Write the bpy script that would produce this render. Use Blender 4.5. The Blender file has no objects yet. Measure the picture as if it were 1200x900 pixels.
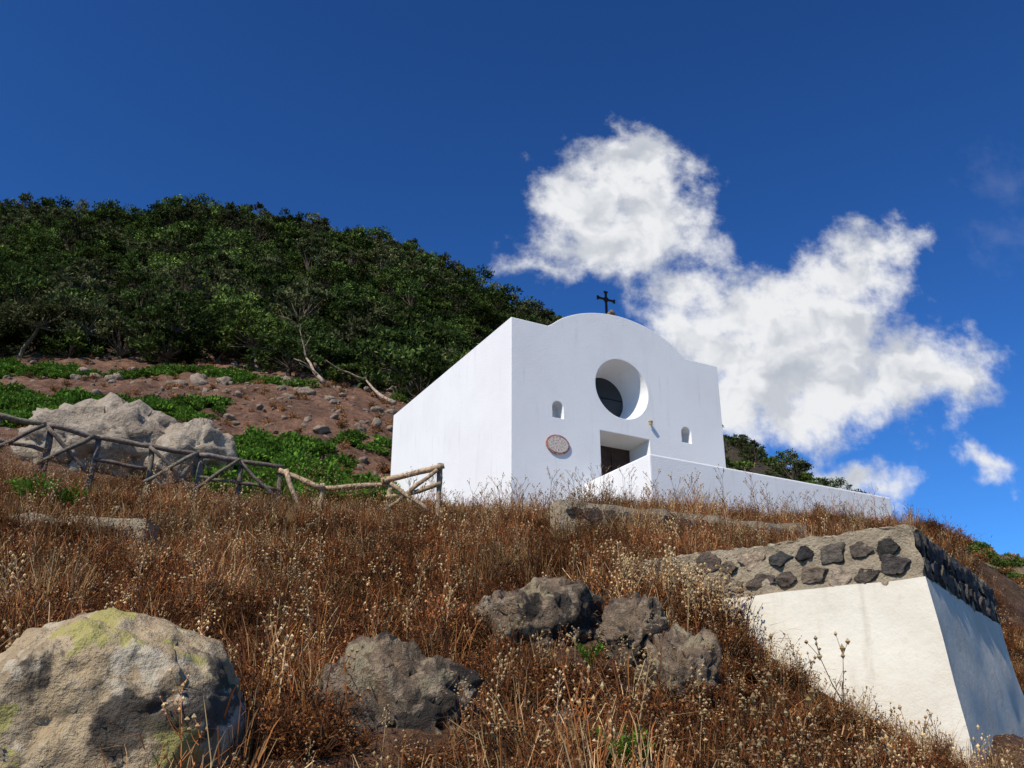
import bpy, bmesh, math, random
import numpy as np
from mathutils import Vector, Matrix, noise

S = bpy.context.scene
COL = S.collection
rad = math.radians

# ------------------------------------------------------------------ helpers
def link(ob, parent=None):
    COL.objects.link(ob)
    if parent is not None:
        ob.parent = parent
    return ob

def empty(name, loc=(0, 0, 0), rz=0):
    e = bpy.data.objects.new(name, None)
    e.location = loc
    e.rotation_euler = (0, 0, rz)
    e.empty_display_size = .3
    return link(e)

class MB:
    """small mesh builder with a vertex colour"""
    def __init__(self):
        self.v = []; self.f = []; self.c = []
    def leaf(self, c, u, w, col):
        n = len(self.v)
        self.v += [tuple(c - u), tuple(c + w), tuple(c + u), tuple(c - w)]
        self.c += [col] * 4
        self.f.append((n, n + 1, n + 2, n + 3))
    def tube(self, pts, rs, col, k=3):
        n0 = len(self.v)
        for i, p in enumerate(pts):
            if i == 0: t = pts[1] - pts[0]
            elif i == len(pts) - 1: t = pts[-1] - pts[-2]
            else: t = pts[i + 1] - pts[i - 1]
            t = t.normalized() if t.length > 1e-9 else Vector((0, 0, 1))
            a = t.cross(Vector((.31, .87, .2)))
            if a.length < .05: a = t.cross(Vector((1, 0, 0)))
            a.normalize(); b = t.cross(a)
            for j in range(k):
                g = 2 * math.pi * j / k
                self.v.append(tuple(p + (a * math.cos(g) + b * math.sin(g)) * rs[i]))
                self.c.append(col)
        for i in range(len(pts) - 1):
            for j in range(k):
                a0 = n0 + i * k + j; a1 = n0 + i * k + (j + 1) % k
                self.f.append((a0, a1, a1 + k, a0 + k))
        if k > 3:
            self.f.append(tuple(n0 + j for j in range(k))[::-1])
            self.f.append(tuple(n0 + (len(pts) - 1) * k + j for j in range(k)))
    def ribbon(self, pts, ws, side, col):
        n0 = len(self.v)
        for p, w in zip(pts, ws):
            self.v += [tuple(p - side * w), tuple(p + side * w)]
            self.c += [col, col]
        for i in range(len(pts) - 1):
            a = n0 + 2 * i
            self.f.append((a, a + 1, a + 3, a + 2))
    def octa(self, c, r, col, sq=1.0):
        n = len(self.v)
        for d in ((1,0,0),(0,1,0),(-1,0,0),(0,-1,0),(0,0,sq),(0,0,-sq)):
            self.v.append((c[0] + d[0]*r, c[1] + d[1]*r, c[2] + d[2]*r)); self.c.append(col)
        for i in range(4):
            j = (i + 1) % 4
            self.f.append((n+i, n+j, n+4)); self.f.append((n+j, n+i, n+5))
    def add(self, o, M, k=1.0):
        n = len(self.v)
        A = np.array(o.v) @ np.array(M.to_3x3()).T + np.array(M.translation)
        self.v += [tuple(r) for r in A.tolist()]
        self.c += [tuple(x*k for x in c) for c in o.c]
        self.f += [tuple(i + n for i in f) for f in o.f]
    def mesh(self, name, mat, smooth=False):
        me = bpy.data.meshes.new(name)
        me.from_pydata(self.v, [], self.f)
        at = me.color_attributes.new("Col", 'FLOAT_COLOR', 'POINT')
        arr = np.ones((len(self.v), 4), dtype=np.float32)
        arr[:, :3] = np.array(self.c, dtype=np.float32)
        at.data.foreach_set("color", arr.ravel())
        me.materials.append(mat)
        if smooth:
            me.polygons.foreach_set("use_smooth", [True] * len(me.polygons))
        me.update()
        return me

def jit(rng, c, a=.25):
    k = 1 + rng.uniform(-a, a)
    return tuple(max(0.002, x * k * (1 + rng.uniform(-a * .25, a * .25))) for x in c)

# ------------------------------------------------------------------ node helper
class NT:
    def __init__(self, tree): self.t = tree; self.n = tree.nodes; self.l = tree.links
    def new(self, typ, **kw):
        n = self.n.new(typ)
        for k, v in kw.items(): setattr(n, k, v)
        return n
    def put(self, sock, val):
        if isinstance(val, bpy.types.NodeSocket): self.l.new(val, sock)
        elif val is not None:
            try: sock.default_value = val
            except Exception:
                sock.default_value = (*val, 1.0)
    def m(self, op, a, b=None, c=None, clamp=False):
        n = self.new('ShaderNodeMath', operation=op, use_clamp=clamp)
        self.put(n.inputs[0], a)
        if b is not None: self.put(n.inputs[1], b)
        if c is not None: self.put(n.inputs[2], c)
        return n.outputs[0]
    def vm(self, op, a, b=None):
        n = self.new('ShaderNodeVectorMath', operation=op)
        self.put(n.inputs[0], a)
        if b is not None: self.put(n.inputs[1], b)
        return n.outputs['Value'] if op in ('LENGTH', 'DOT_PRODUCT') else n.outputs[0]
    def noise(self, vec, scale, detail=5, rough=.55, out='Fac', dist=0, dim='3D'):
        n = self.new('ShaderNodeTexNoise', noise_dimensions=dim)
        if vec is not None: self.l.new(vec, n.inputs['Vector'])
        n.inputs['Scale'].default_value = scale; n.inputs['Detail'].default_value = detail
        n.inputs['Roughness'].default_value = rough; n.inputs['Distortion'].default_value = dist
        return n.outputs[out]
    def ramp(self, fac, a, b, lo=0.0, hi=1.0):
        n = self.new('ShaderNodeMapRange', interpolation_type='SMOOTHSTEP')
        self.put(n.inputs[0], fac)
        n.inputs[1].default_value = a; n.inputs[2].default_value = b
        n.inputs[3].default_value = lo; n.inputs[4].default_value = hi
        return n.outputs[0]
    def mix(self, f, a, b, bt='MIX'):
        n = self.new('ShaderNodeMix', data_type='RGBA', blend_type=bt)
        self.put(n.inputs[0], f); self.put(n.inputs[6], a); self.put(n.inputs[7], b)
        return n.outputs[2]
    def bump(self, h, strength, dist):
        n = self.new('ShaderNodeBump')
        n.inputs['Strength'].default_value = strength; n.inputs['Distance'].default_value = dist
        self.l.new(h, n.inputs['Height'])
        return n.outputs[0]

def new_mat(name, rough=.9):
    m = bpy.data.materials.new(name); m.use_nodes = True
    t = NT(m.node_tree)
    b = m.node_tree.nodes['Principled BSDF']
    b.inputs['Roughness'].default_value = rough
    b.inputs['Specular IOR Level'].default_value = .25
    return m, t, b

def geo_pos(t): return t.new('ShaderNodeNewGeometry').outputs['Position']
def obj_co(t): return t.new('ShaderNodeTexCoord').outputs['Object']

# ------------------------------------------------------------------ materials
def mat_plant(name, transl=.25, var=.35, lo=.72, hi=1.25, sc=.55):
    m = bpy.data.materials.new(name); m.use_nodes = True
    t = NT(m.node_tree)
    m.node_tree.nodes.remove(m.node_tree.nodes['Principled BSDF'])
    at = t.new('ShaderNodeAttribute', attribute_name="Col").outputs['Color']
    rnd = t.new('ShaderNodeObjectInfo').outputs['Random']
    k = t.m('MULTIPLY_ADD', rnd, 2 * var, 1 - var)
    big = t.noise(geo_pos(t), sc, 1)
    k = t.m('MULTIPLY', k, t.ramp(big, .3, .7, lo, hi))
    c = t.vm('SCALE', at); t.l.new(k, c.node.inputs['Scale'])
    b = t.new('ShaderNodeBsdfDiffuse'); t.l.new(c, b.inputs['Color'])
    out = m.node_tree.nodes['Material Output']
    if transl > 0:
        tr = t.new('ShaderNodeBsdfTranslucent'); t.l.new(c, tr.inputs['Color'])
        mx = t.new('ShaderNodeMixShader'); mx.inputs[0].default_value = transl
        t.l.new(b.outputs[0], mx.inputs[1]); t.l.new(tr.outputs[0], mx.inputs[2])
        t.l.new(mx.outputs[0], out.inputs[0])
    else:
        t.l.new(b.outputs[0], out.inputs[0])
    return m

M_dry = mat_plant("dry_grass_stems", .15, .32, .55, 1.2)
M_leaf = mat_plant("evergreen_leaves", .15, .45, .7, 1.3, .12)
M_mat = mat_plant("ground_cover_leaves", .25, .25)

def mat_rock(name, c1, c2, c3, scale=3.0, lichen=None, dark=(.035,.032,.03), bump=.05, darkamt=.56, lichamt=.57, fleck=.75, pale=(.50,.43,.31)):
    m, t, b = new_mat(name, .92)
    co = obj_co(t)
    n1 = t.noise(co, scale, 7, .62)
    n2 = t.noise(co, scale * 4.3, 6, .7)
    n3 = t.noise(co, scale * .8, 8, .66, dist=.5)
    col = t.mix(t.ramp(n1, .38, .62), c1, c2)
    col = t.mix(t.ramp(n2, .45, .65), col, c3)
    n5 = t.noise(co, scale * 16, 5, .8)
    col = t.mix(t.ramp(n5, .54, .66, 0, fleck), col, dark)
    if lichen:
        n4 = t.noise(co, scale * 1.3, 7, .6, dist=.3, out='Color')
        s = t.new('ShaderNodeSeparateColor'); t.l.new(n4, s.inputs[0])
        col = t.mix(t.ramp(s.outputs[2], lichamt, lichamt + .03, 0, .85), col, lichen)
        col = t.mix(t.ramp(s.outputs[0], .57, .60, 0, .8), col, pale)
    col = t.mix(t.ramp(n3, darkamt, darkamt + .05, 0, .88), col, dark)
    t.l.new(col, b.inputs['Base Color'])
    h = t.m('ADD', t.m('MULTIPLY', n1, .8), t.m('MULTIPLY', n2, .4))
    h = t.m('ADD', h, t.m('MULTIPLY', n5, .12))
    t.l.new(t.bump(h, 1.0, bump), b.inputs['Normal'])
    return m

M_rock_tan = mat_rock("boulder_stone", (.44,.325,.185), (.29,.215,.13), (.49,.385,.24), 1.9, (.37,.33,.10), dark=(.045,.038,.032), bump=.10, darkamt=.53, lichamt=.56, fleck=.55)
M_rock_dark = mat_rock("volcanic_rock", (.20,.14,.09), (.105,.078,.055), (.34,.25,.16), 2.6, (.34,.28,.17), dark=(.03,.026,.023), bump=.15, darkamt=.505, fleck=.75, pale=(.36,.28,.19))
M_rock_pale = mat_rock("pale_rock", (.37,.305,.225), (.26,.205,.15), (.44,.37,.28), .6, None, (.10,.078,.06), bump=.35, darkamt=.58, fleck=.45)

def mat_white():
    m, t, b = new_mat("white_limewash", .85)
    co = geo_pos(t)
    n = t.noise(co, .7, 6, .6); n2 = t.noise(co, 6, 6, .6)
    col = t.mix(t.ramp(n, .35, .7), (.83,.82,.79), (.785,.77,.745))
    mp = t.new('ShaderNodeMapping'); t.l.new(co, mp.inputs[0]); mp.inputs['Scale'].default_value = (3.5, 3.5, .35)
    st = t.noise(mp.outputs[0], 1.6, 5, .6)
    col = t.mix(t.ramp(st, .56, .75, 0, .32), col, (.60,.57,.52))
    t.l.new(col, b.inputs['Base Color'])
    h = t.m('ADD', t.m('MULTIPLY', n2, .5), t.noise(co, 40, 4))
    t.l.new(t.bump(h, .45, .016), b.inputs['Normal'])
    return m
M_white = mat_white()

def mat_cream():
    m, t, b = new_mat("cream_plaster", .88)
    co = geo_pos(t)
    n = t.noise(co, 1.3, 7, .62); n2 = t.noise(co, 9, 6, .65); n3 = t.noise(co, 60, 4, .7)
    col = t.mix(t.ramp(n, .35, .7), (.70,.65,.53), (.62,.56,.44))
    col = t.mix(t.ramp(n2, .56, .76, 0, .35), col, (.45,.38,.28))
    mp = t.new('ShaderNodeMapping'); t.l.new(co, mp.inputs[0]); mp.inputs['Scale'].default_value = (5, 5, .5)
    st = t.noise(mp.outputs[0], 1.6, 5, .6)
    col = t.mix(t.ramp(st, .53, .75, 0, .4), col, (.44,.38,.28))
    sz = t.new('ShaderNodeSeparateXYZ'); t.l.new(co, sz.inputs[0])
    low = t.m('ADD', sz.outputs[2], t.m('MULTIPLY', n2, .6))
    col = t.mix(t.ramp(low, .75, .2, 0, .5), col, (.42,.34,.24))
    t.l.new(col, b.inputs['Base Color'])
    h = t.m('ADD', n2, t.m('MULTIPLY', n3, .3))
    t.l.new(t.bump(h, .5, .02), b.inputs['Normal'])
    return m
M_cream = mat_cream()

def mat_mortar():
    m, t, b = new_mat("old_mortar", .95)
    co = geo_pos(t)
    n = t.noise(co, 5, 7, .65); n2 = t.noise(co, 28, 6, .7)
    col = t.mix(t.ramp(n, .35, .7), (.50,.405,.27), (.36,.285,.19))
    col = t.mix(t.ramp(n2, .53, .70, 0, .65), col, (.17,.13,.09))
    t.l.new(col, b.inputs['Base Color'])
    t.l.new(t.bump(t.m('ADD', n, n2), 1, .06), b.inputs['Normal'])
    return m
M_mortar = mat_mortar()

def mat_attr(name, rough=.9, bump=.02, sc=12):
    m, t, b = new_mat(name, rough)
    at = t.new('ShaderNodeAttribute', attribute_name="Col").outputs['Color']
    n = t.noise(geo_pos(t), sc, 6, .68)
    c = t.vm('SCALE', at); t.l.new(t.ramp(n, .3, .72, .5, 1.5), c.node.inputs['Scale'])
    t.l.new(c, b.inputs['Base Color'])
    t.l.new(t.bump(n, 1, bump), b.inputs['Normal'])
    return m
M_stones = mat_attr("embedded_stones", .9, .06, 14)
M_wood = mat_attr("weathered_wood", .85, .01, 20)
M_bark = mat_attr("bark", .9, .03, 6)

def flat_mat(name, col, rough=.6, metal=0, sc=20, amt=.2):
    m, t, b = new_mat(name, rough)
    b.inputs['Metallic'].default_value = metal
    n = t.noise(obj_co(t), sc, 5)
    t.l.new(t.mix(t.ramp(n, .3, .7, 0, 1), tuple(c * (1 - amt) for c in col), tuple(c * (1 + amt) for c in col)), b.inputs['Base Color'])
    return m
M_iron = flat_mat("black_iron", (.012, .012, .013), .5, .6)
M_door = flat_mat("dark_brown_door", (.05, .028, .018), .55, 0, 6, .35)
M_glass = flat_mat("dark_glass", (.04, .043, .045), .3, 0, 2, .2)
M_brass = flat_mat("aged_brass", (.40, .32, .18), .5, .2)

# ------------------------------------------------------------------ terrain
CP = [(-4,1,-1.6),(0,1,-1.6),(4,1,-1.7),(-2,3,-1.1),(0,3,-1.2),(2,3,-1.4),
(-2.9,5,.15),(-1,5,-.02),(0,5,-.08),(1.2,5,-.28),(2.4,5,-.65),(3.2,6.5,-.4),
(-4.2,7,1.05),(-2.7,7,.86),(-1,7,.66),(.2,7,.5),(1.5,7,.25),(2.6,7.2,-.15),(3.7,7.4,-.15),(4.6,7.8,-.25),
(-5.8,10,2.25),(-3.8,10,1.95),(-1.8,10,1.8),(0,10,1.75),(1.2,9.6,1.65),(1.9,9.0,1.42),(2.2,8.5,.85),(2.85,7.9,.2),
(3.6,9.2,.8),(3.2,11.6,2.1),(5,13.2,2.2),(6.4,11,.0),(8,14,.4),(11,18,1.0),
(-8,14,4.1),(-5.3,14,3.6),(-2.6,14,3.35),(0,14,3.2),(2.8,14,3.1),(5,15,3.05),(7.2,16,3.1),
(-9.5,17,4.8),(-6.5,17,4.45),(-3.2,17,4.2),(0,17,4.2),(3,17,4.3),(6,17,4.0),(9,19,3.7),
(-1,19,4.8),(-3,19,4.7),(2.9,18.4,4.9),(6.5,20,4.95),(9.5,21.6,5.4),(11.5,22,4.2),
(-2.5,22,5.8),(-3.9,26.5,7.8),(-7,21,5.7),(-12,22,6.9),(4,22,5.0),(7,24,5.1),(3,27,6),
(-16.3,28,10.0),(-11,27,8.8),(-8,28,9.2),(-4.5,30,10.0),
(-19,34,13.3),(-12,36,14.2),(-6,36,13.6),
(-33,55,25.7),(-21,52,23.3),(-10,50,21.3),(-6,48,19.4),(0,45,15),(6,45,13),(10,40,9),
(-71,110,69),(-57,110,68.5),(-43.8,110,69.5),(-30.5,106,65),(-19.7,103,61),(-10.3,98,55.3),
(-3.9,95,49.2),(5.6,92,43.3),(13.2,88,35),(20.7,85,29.5),(27,78,22),(28,70,18.3),(28,62,14.2),
(-45,80,44.5),(-25,78,43),(-8,72,35.3),(5,70,28),
(21,45,10.3),(24.5,44.5,9.2),(30,42,6),(13,24,2.5),(10.5,25,4.8),(14,30,5.8),(18,32,4.8),
(-100,180,75),(0,170,50),(50,150,18),(-200,400,60),(0,400,20),(200,400,0),(0,700,0),(-400,700,10),(400,600,-5),
(-60,60,25),(-30,15,5),(-15,5,.5),(-10,-5,-2),(15,5,-2.5),(30,20,0),(60,60,3),(5,-20,-3),(-5,-20,-3)]
CP = np.array(CP, float)
def feat(X, Y):
    d = np.hypot(X, Y) + 1e-6
    th = np.clip(np.arctan2(X, Y), -1.7, 1.7)
    return th * 2.6, np.log(d + .5) * 1.5, d
fx, fy, fd = feat(CP[:,0], CP[:,1])
def kern(dx, dy): return np.sqrt(dx * dx + dy * dy + .006)
N = len(CP)
A = np.zeros((N + 3, N + 3))
A[:N,:N] = kern(fx[:,None]-fx[None], fy[:,None]-fy[None])
A[:N,N] = 1; A[:N,N+1] = fx; A[:N,N+2] = fy; A[N:,:N] = A[:N,N:].T
rhs = np.concatenate([CP[:,2] / (fd + 3), np.zeros(3)])
W = np.linalg.solve(A, rhs)
def ground_z(X, Y):
    X = np.atleast_1d(np.asarray(X, float)); Y = np.atleast_1d(np.asarray(Y, float))
    a, b, d = feat(X, Y)
    out = W[N] + W[N+1]*a + W[N+2]*b
    for i in range(N):
        out = out + W[i] * kern(a - fx[i], b - fy[i])
    z = out * (d + 3)
    th = np.abs(np.arctan2(X, Y))
    w = np.clip((th - 1.5) / 1.0, 0, 1)
    z = z * (1 - w) + (-1.8 - .01 * d) * w
    w2 = np.clip((3.0 - d) / 1.5, 0, 1)
    z = z * (1 - w2) + (-1.6) * w2
    amp = np.clip(d / 30, .12, 1)
    z = z + amp * (.16*np.sin(X*.9+1.3*np.sin(Y*.6)) * np.sin(Y*.8+.7) + .07*np.sin(X*2.3+Y*1.1)*np.sin(Y*2.7-X*.6))
    return z
def gz(x, y): return float(ground_z(x, y)[0])

az = np.concatenate([np.arange(-180, -46, 4.0), np.arange(-46, 46.01, .25), np.arange(50, 180, 4.0)])
dd = np.concatenate([np.geomspace(.5, 3, 12)[:-1], np.geomspace(3, 130, 300), np.geomspace(135, 1500, 30)])
TH, DD = np.meshgrid(np.radians(az), dd, indexing='ij')
GX = DD * np.sin(TH); GY = DD * np.cos(TH)
GZ = ground_z(GX.ravel(), GY.ravel()).reshape(GX.shape)
na, nd = GX.shape
rough = np.zeros_like(GZ)
for i in range(na):
    for j in range(nd):
        if 3 < dd[j] < 60 and abs(az[i]) < 46:
            x = GX[i, j]; y = GY[i, j]
            rough[i, j] = noise.fractal(Vector((x*.9, y*.9, 0)), .8, 2.1, 5) * min(.03 + dd[j]*.006, .22)
GZ = GZ + rough
verts = np.stack([GX.ravel(), GY.ravel(), GZ.ravel()], 1)
idx = np.arange(na * nd).reshape(na, nd)
faces = []
for i in range(na):
    i2 = (i + 1) % na
    for j in range(nd - 1):
        faces.append((idx[i, j], idx[i, j+1], idx[i2, j+1], idx[i2, j]))
faces.append(tuple(idx[:, 0][::1]))
me = bpy.data.meshes.new("hillside_ground")
me.from_pydata(verts.tolist(), [], [tuple(int(k) for k in f) for f in faces])
def zone(X, Y):
    D = np.hypot(X, Y); th = X / np.maximum(Y, .1)
    near = np.array((.10,.05,.026)); slope = np.array((.175,.092,.054)); forest = np.array((.065,.05,.028)); right = np.array((.19,.13,.065))
    wn = np.clip((27 - D) / 5, 0, 1)[:, None]
    wf = np.clip((D - 54) / 8, 0, 1)[:, None]
    wr = np.clip((th - .3) / .06, 0, 1)[:, None]
    c = slope * (1 - wf) + forest * wf
    c = c * (1 - wr) + right * wr
    return c * (1 - wn) + near * wn
cc = np.ones((na * nd, 4), np.float32); cc[:, :3] = zone(GX.ravel(), GY.ravel())
at = me.color_attributes.new("Col", 'FLOAT_COLOR', 'POINT'); at.data.foreach_set("color", cc.ravel())
me.polygons.foreach_set("use_smooth", [True] * len(me.polygons))
m, t, b = new_mat("dry_earth", .95)
ac = t.new('ShaderNodeAttribute', attribute_name="Col").outputs['Color']
co = geo_pos(t)
n1 = t.noise(co, .35, 6, .65); n2 = t.noise(co, 3.2, 6, .7); n3 = t.noise(co, 17, 4, .75)
k = t.m('MULTIPLY', t.ramp(n1, .3, .7, .65, 1.35), t.ramp(n2, .3, .7, .55, 1.45))
k = t.m('MULTIPLY', k, t.ramp(n3, .3, .7, .6, 1.4))
c = t.vm('SCALE', ac); t.l.new(k, c.node.inputs['Scale'])
c2 = t.mix(t.ramp(n2, .57, .70, 0, .5), c, (.28,.19,.12))
t.l.new(c2, b.inputs['Base Color'])
t.l.new(t.bump(t.m('ADD', n2, t.m('MULTIPLY', n3, .4)), 1.0, .2), b.inputs['Normal'])
me.materials.append(m)
link(bpy.data.objects.new("hillside_ground", me))

# ------------------------------------------------------------------ chapel
D1 = Vector((.8807, .4738, 0)); D2 = Vector((-.4738, .8807, 0))
CH = Vector((-.02, 20, 5.47)); CA = math.atan2(.4738, .8807)
chapel = empty("white_chapel", CH, CA)
Wd, Ln, Ht = 6.28, 7.6, 4.6
def add_mesh(name, bm, mat, parent=None, smooth=False):
    me = bpy.data.meshes.new(name); bm.to_mesh(me); bm.free()
    me.materials.append(mat)
    if smooth: me.polygons.foreach_set("use_smooth", [True]*len(me.polygons))
    return link(bpy.data.objects.new(name, me), parent)
def extrude_profile(pts, y0, y1):
    bm = bmesh.new()
    a = [bm.verts.new((x, y0, z)) for x, z in pts]; b_ = [bm.verts.new((x, y1, z)) for x, z in pts]
    n = len(pts)
    bm.faces.new(a); bm.faces.new(b_[::-1])
    for i in range(n):
        bm.faces.new((a[i], b_[i], b_[(i+1) % n], a[(i+1) % n]))
    bmesh.ops.recalc_face_normals(bm, faces=bm.faces)
    return bm
prof = [(0, -2.2), (Wd, -2.2), (Wd, Ht)]
x0, x1 = 1.02, 5.24; cxm = (x0 + x1) / 2
arc = []
NA = 48
for i in range(NA + 1):
    s = -1 + 2 * i / NA
    a = abs(s)
    h = .76 * (math.sqrt(max(0, 1.35**2 - a**2)) - math.sqrt(1.35**2 - 1)) / (1.35 - math.sqrt(1.35**2 - 1))
    h *= 1 - max(0, (a - .8) / .2) ** 2 * .45
    arc.append((cxm + s * (x1 - x0) / 2, Ht + h))
prof += [(x, z) for x, z in arc[::-1]]
prof += [(0, Ht)]
walls = add_mesh("walls", extrude_profile(prof, 0, Ln), M_white, chapel)
def cyl_y(cx, cz, r0, r1, y0, y1, n=64, dx=0, dz=0):
    bm = bmesh.new()
    a = [bm.verts.new((cx + r0*math.cos(2*math.pi*i/n), y0, cz + r0*math.sin(2*math.pi*i/n))) for i in range(n)]
    b_ = [bm.verts.new((cx+dx + r1*math.cos(2*math.pi*i/n), y1, cz+dz + r1*math.sin(2*math.pi*i/n))) for i in range(n)]
    bm.faces.new(a); bm.faces.new(b_[::-1])
    for i in range(n): bm.faces.new((a[i], b_[i], b_[(i+1)%n], a[(i+1)%n]))
    bmesh.ops.recalc_face_normals(bm, faces=bm.faces)
    return bm
def arch_pts(cx, zb, w, h):
    p = [(cx - w/2, zb), (cx + w/2, zb)]
    r = w / 2
    for i in range(13):
        g = math.pi * i / 12
        p.append((cx + r*math.cos(g), zb + h - r + r*math.sin(g)))
    return p
cut = []
zw = 8.81 - 5.47
cut.append(add_mesh("c1", cyl_y(3.14, zw, .81, .60, -.1, .92), M_white, chapel))
bm = bmesh.new()
q0 = [(2.42,-.1,-.05),(3.90,-.1,-.05),(3.90,-.1,2.14),(2.42,-.1,2.14)]
q1 = [(2.50,.85,-.05),(3.82,.85,-.05),(3.82,.85,2.06),(2.50,.85,2.06)]
va = [bm.verts.new(p) for p in q0]; vb = [bm.verts.new(p) for p in q1]
bm.faces.new(va); bm.faces.new(vb[::-1])
for i in range(4): bm.faces.new((va[i], vb[i], vb[(i+1)%4], va[(i+1)%4]))
bmesh.ops.recalc_face_normals(bm, faces=bm.faces)
cut.append(add_mesh("c2", bm, M_white, chapel))
for s in (1.26, 5.06):
    cut.append(add_mesh("c3", extrude_profile(arch_pts(s, 2.24, .30, .42), -.1, .35), M_white, chapel))
for c_ in cut:
    md = walls.modifiers.new("b", 'BOOLEAN'); md.operation = 'DIFFERENCE'; md.solver = 'EXACT'; md.object = c_
bv = walls.modifiers.new("bev", 'BEVEL'); bv.width = .045; bv.segments = 3; bv.limit_method = 'ANGLE'; bv.angle_limit = rad(40)
bpy.context.view_layer.update()
dg = bpy.context.evaluated_depsgraph_get()
nm = bpy.data.meshes.new_from_object(walls.evaluated_get(dg))
walls.modifiers.clear(); walls.data = nm
for c_ in cut: bpy.data.objects.remove(c_, do_unlink=True)
for p_ in nm.polygons:
    flat = abs(p_.normal.y) > .985 or abs(p_.normal.x) > .985 or p_.area > 1.5 or len(p_.vertices) > 4
    p_.use_smooth = not flat
add_mesh("round_window_glass", cyl_y(3.14, zw, .62, .62, .86, .89), M_glass, chapel)
def box(bm, x0, x1, y0, y1, z0, z1):
    r = bmesh.ops.create_cube(bm, size=1)
    for v in r['verts']:
        v.co = Vector(((x0+x1)/2 + v.co.x*(x1-x0), (y0+y1)/2 + v.co.y*(y1-y0), (z0+z1)/2 + v.co.z*(z1-z0)))
    return r['verts']
bm = bmesh.new(); box(bm, 2.54, 3.74, .845, .86, zw+.05, zw+.065)
add_mesh("window_bar", bm, M_iron, chapel)
bm = bmesh.new()
box(bm, 2.50, 3.155, .78, .83, -.04, 2.06); box(bm, 3.165, 3.82, .78, .83, -.04, 2.06)
for px in (2.60, 3.25):
    for pz in (.12, .75, 1.4):
        box(bm, px, px+.46, .755, .778, pz, pz+.52)
add_mesh("door", bm, M_door, chapel)
def oval(name, rx, rz, y0, y1, mat, cx=1.22, cz=7.03-5.47):
    bm = cyl_y(0, 0, 1, 1, 0, 1)
    for v in bm.verts: v.co = Vector((cx + v.co.x*rx, y0 + v.co.y*(y1-y0), cz + v.co.z*rz))
    return add_mesh(name, bm, mat, chapel)
M_pl = flat_mat("plaque_border", (.40,.20,.16), .5, 0, 14, .5)
oval("plaque_rim", .32, .24, -.035, -.002, M_pl)
m, t, b = new_mat("plaque_face", .5)
co = obj_co(t)
mp = t.new('ShaderNodeMapping'); t.l.new(co, mp.inputs[0]); mp.inputs['Scale'].default_value = (14, 14, 26)
n = t.noise(mp.outputs[0], 1.6, 3, .6)
t.l.new(t.mix(t.ramp(n, .48, .56, 0, .8), (.66,.60,.51), (.34,.18,.14)), b.inputs['Base Color'])
oval("plaque_face", .275, .195, -.045, -.034, m)
bm = bmesh.new()
box(bm, 3.885, 3.915, -.06, -.002, 2.60, 2.625); box(bm, 3.865, 3.935, -.11, -.045, 2.50, 2.58)
v = bmesh.ops.create_cone(bm, cap_ends=True, segments=8, radius1=.055, radius2=.01, depth=.05)['verts']
for x in v: x.co += Vector((3.90, -.078, 2.607))
add_mesh("wall_lantern", bm, M_brass, chapel)
def flare(bm, a, b_, w0, w1, t_):
    a = Vector(a); b_ = Vector(b_); d = (b_-a).normalized(); s = d.cross(Vector((0,1,0)))
    def ring(p, w): return [bm.verts.new(p + s*w + Vector((0,t_,0))), bm.verts.new(p + s*w - Vector((0,t_,0))), bm.verts.new(p - s*w - Vector((0,t_,0))), bm.verts.new(p - s*w + Vector((0,t_,0)))]
    L = (b_-a).length
    rs = [ring(a, w0), ring(a + d*L*.7, w0), ring(b_ - d*.015, w1), ring(b_, w1*.8)]
    for r1, r2 in zip(rs[:-1], rs[1:]):
        for i in range(4): bm.faces.new((r1[i], r1[(i+1)%4], r2[(i+1)%4], r2[i]))
    bm.faces.new(rs[0][::-1]); bm.faces.new(rs[-1])
bm = bmesh.new(); cz = 5.93
flare(bm, (0,0,cz-.0), (0,0,cz+.24), .026, .064, .02)
flare(bm, (0,0,cz), (0,0,cz-.60), .026, .055, .0215)
flare(bm, (0,0,cz), (.28,0,cz), .0265, .064, .0185)
flare(bm, (0,0,cz), (-.28,0,cz), .0265, .064, .0185)
box(bm, -.055, .055, -.026, .026, cz-.055, cz+.055)
bmesh.ops.recalc_face_normals(bm, faces=bm.faces)
cr = add_mesh("iron_cross", bm, M_iron, chapel); cr.location = (2.96, .28, 0)

# ------------------------------------------------------------------ rocks
def rock_mesh(name, mat, seed, dims, sub=5, cuts=9, amp=.18, round_=.0, fine=.05, freq=1.3, crack=.45):
    rng = random.Random(seed)
    bm = bmesh.new(); bmesh.ops.create_icosphere(bm, subdivisions=sub, radius=1)
    planes = []
    for _ in range(cuts):
        n = Vector((rng.gauss(0,1), rng.gauss(0,1), rng.gauss(0,.8))).normalized()
        planes.append((n, rng.uniform(.62, .95) + round_))
    off = Vector((rng.uniform(-50,50), rng.uniform(-50,50), rng.uniform(-50,50)))
    for v in bm.verts:
        p = v.co.copy()
        for n, d in planes:
            e = p.dot(n) - d
            if e > 0: p -= n * e * .92
        nn = noise.fractal(p*freq + off, .9, 2.0, 4) * amp
        rd = 1 - abs(noise.noise(p*freq*1.9 + off*1.3)) * 2
        nn += max(0, rd - .82) * -crack * (amp / .18)
        nn += noise.fractal(p*6 + off, .7, 2.1, 5) * fine
        p += v.co.normalized() * nn
        v.co = Vector((p.x*dims[0], p.y*dims[1], p.z*dims[2]))
    me = bpy.data.meshes.new(name); bm.to_mesh(me); bm.free(); me.materials.append(mat)
    me.polygons.foreach_set("use_smooth", [True]*len(me.polygons))
    return me
ROCKS = []
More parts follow.
